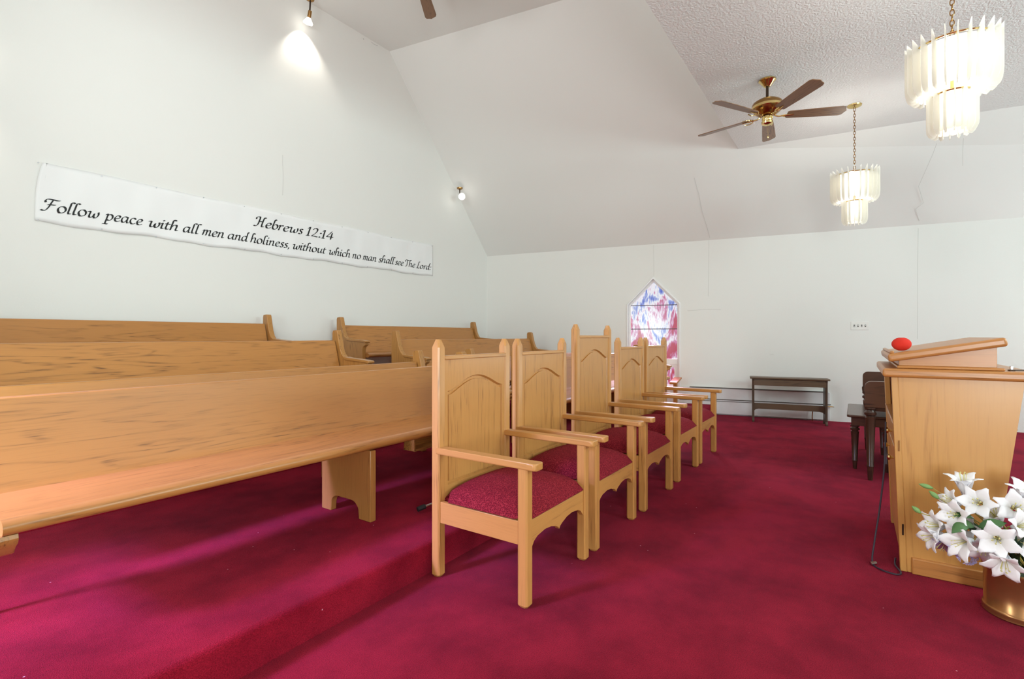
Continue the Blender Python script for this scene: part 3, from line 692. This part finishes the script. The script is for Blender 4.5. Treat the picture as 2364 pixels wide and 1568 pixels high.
fan((5.92, .77, 3.62), math.radians(6), 4.0, 'brass ceiling fan with five walnut blades under the textured ceiling')
fan((4.05, 4.02, 5.30), math.radians(32), 5.79, 'ceiling fan under the high chancel ceiling, only one blade tip in view')

# ------------------------------------------------------------------ chandeliers
def chandelier(x, y, zc, label, power):
    r = empty('chandelier', (x, y, 2.57), label, 'chandelier', 'tiered frosted chandeliers'); H = zc-2.57
    MB().lathe([(0, H), (.075, H), (.072, H-.012), (.03, H-.03), (0, H-.034)], n=28).build('canopy', 'brass', r)
    # chain of oval links
    b = MB(); z = H-.03; k = 0
    while z > .62:
        pts = []
        for i in range(14):
            t = 2*math.pi*i/14; u, v = .011*math.cos(t), .022*math.sin(t)
            pts.append((u, 0, z-.022+v) if k % 2 else (0, u, z-.022+v))
        b.tube(pts, .003, 6, closed=True); z -= .034; k += 1
    b.build('chain', 'brass_d', r)
    b = MB(); b.tube([(0, 0, .63), (0, 0, .20)], .010, 10)
    for R, zz in ((.205, .61), (.10, .30)):
        b.tube([(R*math.cos(t), R*math.sin(t), zz) for t in [2*math.pi*i/40 for i in range(40)]], .006, 6, closed=True)
        for i in range(4):
            t = math.pi/2*i; b.tube([(0, 0, zz), (R*math.cos(t), R*math.sin(t), zz)], .004, 6)
    b.build('frame', 'brass', r)
    for (R, zt, zb, nf, wd) in ((.212, .60, .30, 24, .06), (.105, .30, .04, 14, .05)):
        for i in range(nf):
            t = 2*math.pi*i/nf
            # upright fin, set edge-on, pointed above the ring and rounded at its outer foot
            fin = [(0, zb+.0), (wd*.35, zb-.008), (wd*.72, zb+.012), (wd*.94, zb+.04), (wd, zb+.08), (wd, zt-.02), (wd*.98, zt+.03), (wd*.85, zt+.055), (wd*.94, zt+.02)]
            fin = [(0, zb+.0), (wd*.4, zb-.006), (wd*.75, zb+.015), (wd*.95, zb+.045), (wd, zb+.09), (wd, zt+.065), (wd*.75, zt+.05), (wd*.4, zt+.02), (0, zt-.03)] if zt > .5 else \
                  [(0, zb+.0), (wd*.4, zb-.006), (wd*.75, zb+.012), (wd*.95, zb+.035), (wd, zb+.07), (wd, zt+.01), (0, zt+.01)]
            cs, sn = math.cos(t), math.sin(t); R0 = R-wd*.45
            MB().prism(fin, lambda u, v, w: ((R0+u)*cs-w*sn, (R0+u)*sn+w*cs, v), -.0022, .0022).build('acrylic_fin', 'acrylic', r, smooth=0)
        for i in range(nf):
            t = 2*math.pi*(i+.5)/nf; cs, sn = math.cos(t), math.sin(t); R1 = R-wd*.35; hw = math.pi*R1/nf*.92
            pl = [(-hw, zb+.03), (-hw*.6, zb+.018), (hw*.6, zb+.018), (hw, zb+.03), (hw, zt), (-hw, zt)]
            MB().prism(pl, lambda u, v, w: ((R1+w)*cs-u*sn, (R1+w)*sn+u*cs, v), -.0018, .0018).build('acrylic_panel', 'acrylic', r, smooth=0)
    for bx, by, bz in ((.08, .03, .46), (-.07, .05, .46), (0, -.085, .46), (0, 0, .17)):
        o = MB().lathe([(0, .03), (.012, .022), (.017, 0), (.014, -.02), (.009, -.035), (0, -.036)], n=14).build('bulb', 'bulb', r, (bx, by, bz))
        l = bpy.data.lights.new('bulb_light', 'POINT'); l.energy = power; l.color = (1, .97, .90); l.shadow_soft_size = .03
        lo = bpy.data.objects.new('bulb_light', l); COL.objects.link(lo); lo.parent = r; lo.location = (bx, by, bz+.055)
    return r
chandelier(4.33, -.52, 4.0, 'larger, nearer chandelier of frosted acrylic fins in two tiers, top right', 5)
chandelier(7.15, .01, 4.0, 'smaller, farther frosted chandelier hanging on a brass chain beside the fan', 5)

# ------------------------------------------------------------------ baseboard heater, bench, switch plate on the right wall
RZ = math.atan2(WD.y, WD.x)-math.pi/2        # local +Y runs along the wall, local -X is into the room
def wloc(t, d=0, z=0): return W0+WD*t+WN*d+Vector((0, 0, z))
r = empty('baseboard_heater', wloc(.5), 'long white baseboard heater with dark slots along the right wall', 'heater', rz=RZ)
MB().box(-.055, -.001, -1.17, 2.6, .02, .44).build('cover', 'heater', r, bevel=.006)
MB().box(-.064, -.050, -1.14, .84, .434, .452).build('top_slot', 'slot', r, bevel=.003)
MB().box(-.062, -.050, -1.18, 1.0, .248, .262).build('damper_slot', 'slot', r, bevel=.002)
MB().box(-.060, -.050, -1.17, 1.0, .222, .231).build('damper_slot', 'slot', r, bevel=.002)
r = empty('pipe', wloc(-.45, .12), 'thin bent metal pipe beside the heater end, behind the dark bench', 'pipe', rz=RZ)
MB().tube(cat([(0, .02, 0), (0, .02, .10), (0, .0, .20), (0, -.05, .225), (0, -.22, .235), (.08, -.27, .22)], 5), .007, 8).build('pipe', 'brass_d', r)
r = empty('bench', (8.56, .83, 0), 'narrow dark wooden bench with open trestle ends, against the right wall', 'bench', rz=RZ)
Lb = .49
MB().box(-.135, .135, -Lb-.03, Lb+.03, .648, .672).build('bench_top', 'bench', r, bevel=.007)
for s in (-1, 1):
    y0, y1 = (s*Lb-.03 if s > 0 else -Lb), (Lb if s > 0 else -Lb+.03)
    pr = [(-.13, 0), (-.13, .03), (-.108, .05), (-.105, .60), (-.12, .648), (.12, .648), (.105, .60), (.108, .05), (.13, .03), (.13, 0), (.075, 0), (.06, .04), (-.06, .04), (-.075, 0)]
    MB().prism(pr, lambda u, v, w: (u, w, v), y0, y1).build('trestle_leg', 'bench_z', r, bevel=.004)
MB().box(-.11, -.09, -Lb+.02, Lb-.02, .55, .648).build('apron', 'bench', r, bevel=.003)
MB().box(.09, .11, -Lb+.02, Lb-.02, .55, .648).build('apron', 'bench', r, bevel=.003)
st = [(-Lb+.02, .14), (-Lb+.05, .175), (-Lb+.09, .185), (Lb-.09, .185), (Lb-.05, .175), (Lb-.02, .14), (Lb-.02, .27), (-Lb+.02, .27)]
MB().prism(st, lambda u, v, w: (w, u, v), -.012, .012).build('stretcher', 'bench', r, bevel=.003)
r = empty('switch_plate', wloc(-1.055, 0, 1.445), 'white plate with four toggle switches on the right wall', 'light switch', rz=RZ)
MB().box(-.007, -.0005, -.112, .112, -.06, .06).build('plate', 'plate', r, bevel=.003)
for k in range(4):
    y = -.069+k*.046
    MB().box(-.0085, -.006, y-.009, y+.009, -.017, .017).build('slot', 'slot', r)
    MB().box(-.019, -.006, y-.005, y+.005, (-.010 if k % 2 else 0), (0 if k % 2 else .011)).build('toggle', 'white', r, bevel=.0015)
# a low wooden stand with a slanted ledge by the window
r = empty('wooden_stand', (8.28, 2.42, Z1), 'small wooden stand with a slanted ledge, in front of the stained glass window', 'stand')
MB().box(-.025, .025, -.03, .03, 0, .36).build('post', 'pew_z', r, bevel=.006)
MB().prism([(-.13, .35), (.15, .425), (.155, .445), (.14, .45), (-.13, .385)], lambda u, v, w: (u, w, v), -.06, .06).build('ledge', 'pew_x', r, bevel=.005)
MB().prism([(-.02, .30), (.02, .30), (.10, .40), (-.02, .37)], lambda u, v, w: (u, w, v), -.015, .015).build('bracket', 'pew_x', r, bevel=.003)

# ------------------------------------------------------------------ piano and its bench behind the pulpit
def turned_leg(H, R, name, parent, loc, mat='dark_z'):
    prof = [(R*.42, 0), (R*.50, .02), (R*.62, H*.18), (R*.62, H*.185), (R*.72, H*.19), (R*.72, H*.20), (R*.64, H*.21), (R*.95, H*.80), (R*1.02, H*.86), (R*.80, H*.87), (R*.8, H*.885),
            (R*1.15, H*.90), (R*1.18, H*.93), (R*.85, H*.95), (R*.80, H*.965), (R*1.15, H*.98), (R*1.15, H)]
    b = MB().lathe(prof, n=20)
    return b.build(name, mat, parent, loc, smooth=40)
r = empty('piano_bench', (6.39, -.12, 0), 'dark walnut piano bench with turned legs, left of the pulpit', 'bench')
MB().prism([(-.49, -.17), (-.47, -.19), (.47, -.19), (.49, -.17), (.49, .17), (.47, .19), (-.47, .19), (-.49, .17)], lambda u, v, w: (u, v, w), .505, .53).build('seat', 'dark_y', r, bevel=.008)
MB().box(-.455, .455, -.155, .155, .425, .505).build('apron', 'dark_y', r, bevel=.003)
for sx in (-1, 1):
    for sy in (-1, 1): turned_leg(.425, .034, 'leg', r, (sx*.425, sy*.125, 0))
r = empty('upright_piano', (6.30, -.42, 0), 'dark walnut spinet piano with rounded keyboard cheeks, half hidden behind the pulpit', 'piano')
MB().box(-.72, .72, -.33, -.05, .02, .97).build('case', 'dark_z', r, bevel=.01)
MB().box(-.72, .72, -.10, .30, .62, .67).build('key_bed', 'dark_y', r, bevel=.005)
for s in (-1, 1):
    x0 = -.76 if s < 0 else .71
    ck = [(-.33, .655), (.355, .655), (.360, .70), (.358, .715), (.352, .72), (.352, .83)] + arc(.302, .84, .05, 0, 90, 5)[0:] + [(-.10, .892), (-.33, .97)]
    MB().prism(ck, lambda u, v, w: (w, u, v), x0, x0+.05).build('cheek', 'dark_y', r, bevel=.004)
    turned_leg(.655, .040, 'leg', r, (x0+.025, .31, 0))
b = MB()
b.box(-.70, .70, .05, .25, .672, .69); b.build('keyboard', 'white', r)
MB().box(-.70, .70, -.05, .05, .67, .88).build('fallboard', 'dark_y', r, bevel=.004)

# ------------------------------------------------------------------ pulpit
PX0, PX1 = 3.52, 4.42
r = empty('pulpit', (3.97, -.40, 0), 'large light oak pulpit with a slanted reading top, at the right', 'pulpit')
def pp(x, y): return (x-3.97, y+.40)
yt0, yt1, yb0, yb1 = -.165, -.70, -.205, -.575        # reader side / people side, at top and at floor
def tap(y0b, y0t, y1b, y1t, z0, z1, x0, x1):
    b = MB(); q = [(y0b, z0), (y0t, z1), (y1t, z1), (y1b, z0)]
    b.prism([(u+.40, v) for u, v in q], lambda u, v, w: (w, u, v), x0-3.97, x1-3.97); return b
tap(yb0-.01, yt0-.012, yb1, yt1, .0, 1.07, PX0, PX0+.02).build('side_panel', 'pul_z', r, bevel=.002)
tap(yb0-.01, yt0-.012, yb1, yt1, .0, 1.07, PX1-.02, PX1).build('side_panel', 'pul_z', r, bevel=.002)
tap(yb1+.02, yt1+.02, yb1, yt1, .0, 1.07, PX0+.02, PX1-.02).build('front_panel', 'pul_z', r, bevel=.002)
tap(yb0, yt0, yb0-.03, yt0-.03, .0, 1.07, PX0-.006, PX0+.045).build('corner_stile', 'pul_z', r, bevel=.003)
tap(yb0, yt0, yb0-.03, yt0-.03, .0, 1.07, PX1-.045, PX1+.006).build('corner_stile', 'pul_z', r, bevel=.003)
for x0, x1 in ((PX0+.05, 3.965), (3.975, PX1-.05)):
    d = tap(yb0-.005, yb0+(yt0-yb0)*.6-.003, yb0-.022, yb0+(yt0-yb0)*.6-.022, .06, .66, x0, x1).build('door', 'pul_z', r, bevel=.003)
    kx = (x1-.05 if x0 < 3.9 else x0+.05) if False else (x0+.06)
    MB().lathe([(.006, 0), (.008, .012), (.017, .02), (.017, .028), (0, .034)], n=16, M=Matrix.Rotation(-math.pi/2, 4, 'X')).build('knob', 'brass', d, (kx-3.97, -.182+.40, .60+.0))
dr = tap(-.182, -.176, -.20, -.194, .68, .80, PX0+.05, PX1-.05).build('drawer', 'pul_z', r, bevel=.003)
MB().lathe([(.006, 0), (.008, .012), (.017, .02), (.017, .028), (0, .034)], n=16, M=Matrix.Rotation(-math.pi/2, 4, 'X')).build('knob', 'brass', dr, (-.25, .222, .74))
tap(-.176, -.170, -.66, -.68, .805, .825, PX0+.02, PX1-.02).build('shelf', 'pul_y', r, bevel=.003)
MB().box(-.458, -.448, .180, .188, .20, .26).build('hinge', 'bronze', r); MB().box(-.458, -.448, .198, .206, .66, .72).build('hinge', 'brass_d', r)
# plinth
MB().prism([(u-3.97, v+.40) for u, v in ((PX0-.022, yb0-.05), (PX1+.022, yb0-.05), (PX1+.022, yb1-.025), (PX0-.022, yb1-.025))], lambda u, v, w: (u, v, w), .0, .088).build('plinth', 'pul_y', r, bevel=.006)
def bull(x0, x1, prof, name, mat='pul_y'):
    return MB().prism([(u+.40, v) for u, v in prof], lambda u, v, w: (w, u, v), x0-3.97, x1-3.97).build(name, mat, r, bevel=.014, seg=4)
bull(PX0-.035, PX1+.035, [(-.125, 1.07), (-.125, 1.118), (-.76, 1.118), (-.76, 1.07)], 'counter_top')
bull(PX0+.0, PX1-.0, [(-.19, 1.118), (-.19, 1.134), (-.63, 1.134), (-.63, 1.118)], 'moulding')
tap(-.20, -.20, -.60, -.60, 1.134, 1.135, PX0+.01, PX0+.02)
MB().prism([(u+.40, v) for u, v in ((-.20, 1.134), (-.20, 1.162), (-.60, 1.243), (-.60, 1.134))], lambda u, v, w: (w, u, v), PX0+.015-3.97, PX1-.015-3.97).build('desk_wedge', 'pul_y', r, bevel=.002)
bull(PX0-.012, PX1+.012, [(-.155, 1.152), (-.147, 1.196), (-.63, 1.292), (-.64, 1.247)], 'reading_top')
bull(PX0+.0, PX1-.0, [(-.160, 1.196), (-.157, 1.212), (-.177, 1.216), (-.18, 1.200)], 'book_ledge')
# things resting on the pulpit
r2 = empty('foam_ball', (3.60, -.215, 1.252), 'red foam microphone windscreen resting on the low edge of the pulpit top', 'windscreen')
MB().lathe([(0, .036)]+[(.046*math.cos(math.radians(a)), .038*math.sin(math.radians(a))) for a in range(75, -76, -15)]+[(0, -.036)], n=24).build('foam', 'red', r2, smooth=80)
r2 = empty('clip', (3.60, -.665, 1.118), 'small metal clip lying on the pulpit counter, right of the slanted top', 'clip')
MB().box(-.02, .02, -.012, .012, .0, .006).build('base', 'bronze', r2, bevel=.002)
MB().box(-.008, .008, -.006, .006, .006, .024).build('head', 'chrome', r2, bevel=.002)
MB().tube(cat([(.0, -.01, .004), (.03, -.06, .004), (.06, -.085, .006)], 4), .0025, 6).build('wire', 'black', r2)
r2 = empty('power_cord', (3.62, -.10, 0), 'thin dark cord hanging down the pulpit and looped on the carpet', 'cord')
MB().tube(cat([(.02, -.045, .80), (.0, -.038, .55), (-.02, -.015, .30), (-.06, .010, .12), (-.10, .02, .012), (-.17, -.02, .007), (-.19, -.085, .007), (-.15, -.105, .007), (-.06, -.085, .01), (.02, -.09, .02)], 6), .0045, 8).build('cable', 'cord', r2)
MB().tube([(-.12, .03, .01), (-.10, .005, .014)], .010, 8).build('plug', 'chrome', r2)

# ------------------------------------------------------------------ brass pot with silk lilies
PC = (3.27, -.635)
r = empty('flower_pot', (PC[0], PC[1], 0), 'round polished brass pot on the carpet in front of the pulpit', 'pot')
MB().lathe([(0, .0), (.128, 0), (.134, .006), (.132, .018), (.135, .026), (.132, .034), (.128, .038), (.130, .20), (.136, .208), (.136, .218), (.128, .222), (.124, .21), (.122, .05), (0, .045)], n=56).build('bowl', 'copper', r, smooth=50)
MB().lathe([(0, .19), (.123, .185)], n=30).build('moss', 'green_d', r)

def petal(b, M_, L, w, flare, phi, mi=0, curl=.0, tb=1.9):
    nu, nv = 8, 4; g = []
    for i in range(nu+1):
        s = i/nu
        rad = .010+(flare*.62)*s**tb; ax = L*(s-.16*s**4-curl*s**5)
        wid = w*(math.sin(min(1, s*1.0+.06)*math.pi)**.65 if s < .96 else .12)*(.55+.7*s) if s > .0 else w*.3
        row = []
        for j in range(nv+1):
            v = (j/nv*2-1)
            y = v*wid; rr = rad-(.16*wid*(1-v*v))*(1 if s > .3 else .3)
            x_, y_ = rr*math.cos(phi)-y*math.sin(phi), rr*math.sin(phi)+y*math.cos(phi)
            if s < .35:   # wrap round the tube
                a = phi+v*math.pi/5.2; k = 1-s/.35; xt, yt = rad*math.cos(a), rad*math.sin(a); x_, y_ = lerp(x_, xt, k), lerp(y_, yt, k)
            row.append(b.bm.verts.new(M_ @ Vector((x_, y_, ax))))
        g.append(row)
    for i in range(nu):
        for j in range(nv): b.bm.faces.new([g[i][j], g[i+1][j], g[i+1][j+1], g[i][j+1]]).material_index = mi
LABS = {}
def lily(pos, face, size, label, tube=.5, col='petal', leaf=None):
    """pos: centre of the flower mouth; face: direction it opens to"""
    f = Vector(face).normalized(); p = Vector(pos); L = .075*size*(1+tube*.9); base = p-f*L*.75
    r = empty('lily', (PC[0], PC[1], .20), label, 'flower'); org = Vector(r.location)
    q = f.to_track_quat('Z', 'Y').to_matrix().to_4x4(); q = Matrix.Translation(base-org) @ q @ Matrix.Rotation(random.uniform(0, 1), 4, 'Z')
    for k in range(6):
        b = MB(); petal(b, q, L*(1.0 if k % 2 else .94), .026*size*(1.2 if k % 2 else .95), .100*size, k*math.pi/3, curl=.10, tb=1.5+tube*1.3)
        b.build('petal', col, r, smooth=80, solid=.0007)
    b = MB()
    for k in range(5):
        a = k*2*math.pi/5; e = q @ Vector((.014*math.cos(a), .014*math.sin(a), L*.80)); m_ = q @ Vector((.006*math.cos(a), .006*math.sin(a), L*.4)); o_ = q @ Vector((0, 0, .01))
        b.tube([o_, m_, e], .0013, 5)
        b.tube([e, e+(q.to_3x3() @ Vector((.004, .003, .006)))], .0028, 6)
    b.build('stamens', 'stamen', r)
    b = MB(); s = base-org; t0 = Vector((random.uniform(-.05, .05), random.uniform(-.05, .05), .0))
    b.tube(cat([t0, lerp(t0, s, .5)+Vector((0, 0, .05)), s-(f*.03), s], 5), [.003]*15+[.006], 7) if False else b.tube(cat([t0, lerp(t0, s, .5)+Vector((0, 0, .04)), s-(f*.03), s], 5), .0032, 7)
    b.build('stem', 'stem', r)
    if leaf: mk_leaf(r, leaf[0], leaf[1], org)
    return r
def mk_leaf(r, p0, p1, org, mat='green', w=.022):
    p0, p1 = Vector(p0)-org, Vector(p1)-org; d = p1-p0; side = d.cross(Vector((-.8, .3, .5))).normalized(); nrm = side.cross(d).normalized()
    b = MB(); n = 8; g = []
    for i in range(n+1):
        s = i/n; c = p0+d*s+nrm*(.018*math.sin(s*math.pi)); ww = w*math.sin(min(1, s+.03)*math.pi)**.8+.0008
        g.append([b.bm.verts.new(c-side*ww), b.bm.verts.new(c-nrm*.004), b.bm.verts.new(c+side*ww)])
    for i in range(n):
        for j in range(2): b.bm.faces.new([g[i][j], g[i+1][j], g[i+1][j+1], g[i][j+1]])
    b.build('leaf', mat, r, smooth=80, solid=.0008)
lily((3.27, -.432, .618), (-.15, .10, 1), 1.05, 'tallest white lily of the bouquet, opening upward above the rest', tube=1.0)
lily((3.18, -.358, .515), (-.45, .85, .35), .85, 'small white lily facing left, just under the tallest one')
lily((3.13, -.460, .532), (-1, .35, .30), 1.1, 'large open white lily right below the tallest bloom', leaf=((3.20, -.46, .44), (3.10, -.38, .46)))
lily((3.08, -.368, .468), (-.9, .55, .10), 1.05, 'white lily at the middle left, second row under the tallest', leaf=((3.12, -.45, .43), (3.07, -.385, .415)))
lily((3.13, -.292, .392), (-.55, .85, .10), 1.05, 'outermost white lily on the left, side turned to the camera')
lily((3.09, -.275, .338), (-.5, .9, -.25), 1.0, 'drooping white lily at the lower left, partly under the outermost')
lily((3.12, -.335, .296), (-.5, .5, -.8), .95, 'lavender tinted lily hanging downward at the lower left', col='petal_l')
lily((3.03, -.375, .356), (-.75, .7, -.05), 1.2, 'big white lily in the lower middle, opening left')
lily((3.17, -.425, .398), (-.8, .4, .4), .8, 'small half hidden white lily in the centre of the bouquet', leaf=((3.06, -.42, .44), (3.01, -.36, .405)))
lily((2.99, -.505, .410), (-1, .20, .15), 1.2, 'white star-shaped lily facing the camera with a pale green throat', leaf=((3.07, -.46, .435), (3.06, -.55, .475)))
lily((3.07, -.472, .325), (-.9, .35, -.35), 1.0, 'flat open white lily under the star-shaped one')
lily((2.99, -.530, .295), (-.85, .15, -.5), 1.15, 'lowest white lily nodding over the rim of the brass pot')
lily((3.10, -.590, .540), (-1, .05, .35), 1.15, 'white lily at the upper right, facing the camera')
lily((3.22, -.530, .480), (-.35, .35, .85), .95, 'slender white lily seen from the side between two open ones', tube=.8)
lily((3.25, -.655, .610), (-.3, -.1, 1), 1.1, 'tall white lily at the right picture edge', tube=1.0)
lily((3.06, -.612, .400), (-.8, -.3, .1), 1.1, 'white lily at the right edge beside the star-shaped one', leaf=((3.16, -.60, .36), (3.06, -.66, .33)))
lily((3.02, -.610, .490), (-.7, -.4, .4), 1.0, 'white lily at the right edge below the upper right bloom')
# a lilac hyacinth spray and three closed buds
r = empty('hyacinth', (PC[0], PC[1], .20), 'small lilac hyacinth spray hanging low at the left of the bouquet', 'flower'); org = Vector(r.location)
b = MB(); c = Vector((3.13, -.428, .275))-org
for k in range(34):
    d = Vector((random.gauss(0, 1), random.gauss(0, 1), random.gauss(0, 1))).normalized(); p = c+Vector((d.x*.022, d.y*.03, d.z*.03)); q = Matrix.Translation(p) @ d.to_track_quat('Z', 'Y').to_matrix().to_4x4()
    for j in range(5):
        a = j*1.2566; b.poly([q @ Vector((0, 0, 0)), q @ Vector((.007*math.cos(a-.35), .007*math.sin(a-.35), .008)), q @ Vector((.013*math.cos(a), .013*math.sin(a), .010)), q @ Vector((.007*math.cos(a+.35), .007*math.sin(a+.35), .008))])
b.build('florets', 'petal_l', r, smooth=0, solid=.0006)
MB().tube(cat([(0, 0, 0), c*.5+Vector((0, 0, .03)), c], 5), .003, 6).build('stem', 'green_d', r)
for p, q, lab in (((3.24, -.262, .556), (3.24, -.318, .543), 'longest green lily bud pointing left at the top of the bouquet'),
                  ((3.20, -.298, .538), (3.19, -.335, .508), 'green lily bud just below the longest bud'),
                  ((3.15, -.228, .464), (3.14, -.262, .438), 'lone green lily bud farthest to the left')):
    r = empty('lily_bud', (PC[0], PC[1], .20), lab, 'flower bud'); org = Vector(r.location)
    P, Q = Vector(p)-org, Vector(q)-org; pts = [lerp(P, Q, t/8) for t in range(9)]
    MB().tube(pts, [.0015, .005, .0085, .0105, .0115, .0112, .0095, .007, .0035], 10).build('bud', 'bud', r, smooth=80)
    MB().tube(cat([Q, lerp(Q, Vector((0, 0, .03)), .4)+Vector((0, .01, .035)), (0, 0, 0)], 6), .0022, 6).build('stem', 'stem', r)
# loose foliage filling the neck of the pot
r = empty('foliage', (PC[0], PC[1], .20), 'dark green silk leaves filling the bouquet above the pot', 'leaves'); org = Vector(r.location)
for k in range(26):
    a = random.uniform(0, 6.28); rr = random.uniform(.09, .19); z = random.uniform(.27, .46)
    p0 = Vector((PC[0]+.03*math.cos(a), PC[1]+.03*math.sin(a)+.02, .21+random.uniform(0, .06)))
    p1 = Vector((min(3.40, PC[0]-.05+rr*math.cos(a)), PC[1]+.07+rr*math.sin(a)*1.1, z))
    mk_leaf(r, p0, p1, org, 'green_d' if k % 3 else 'green', random.uniform(.013, .021))
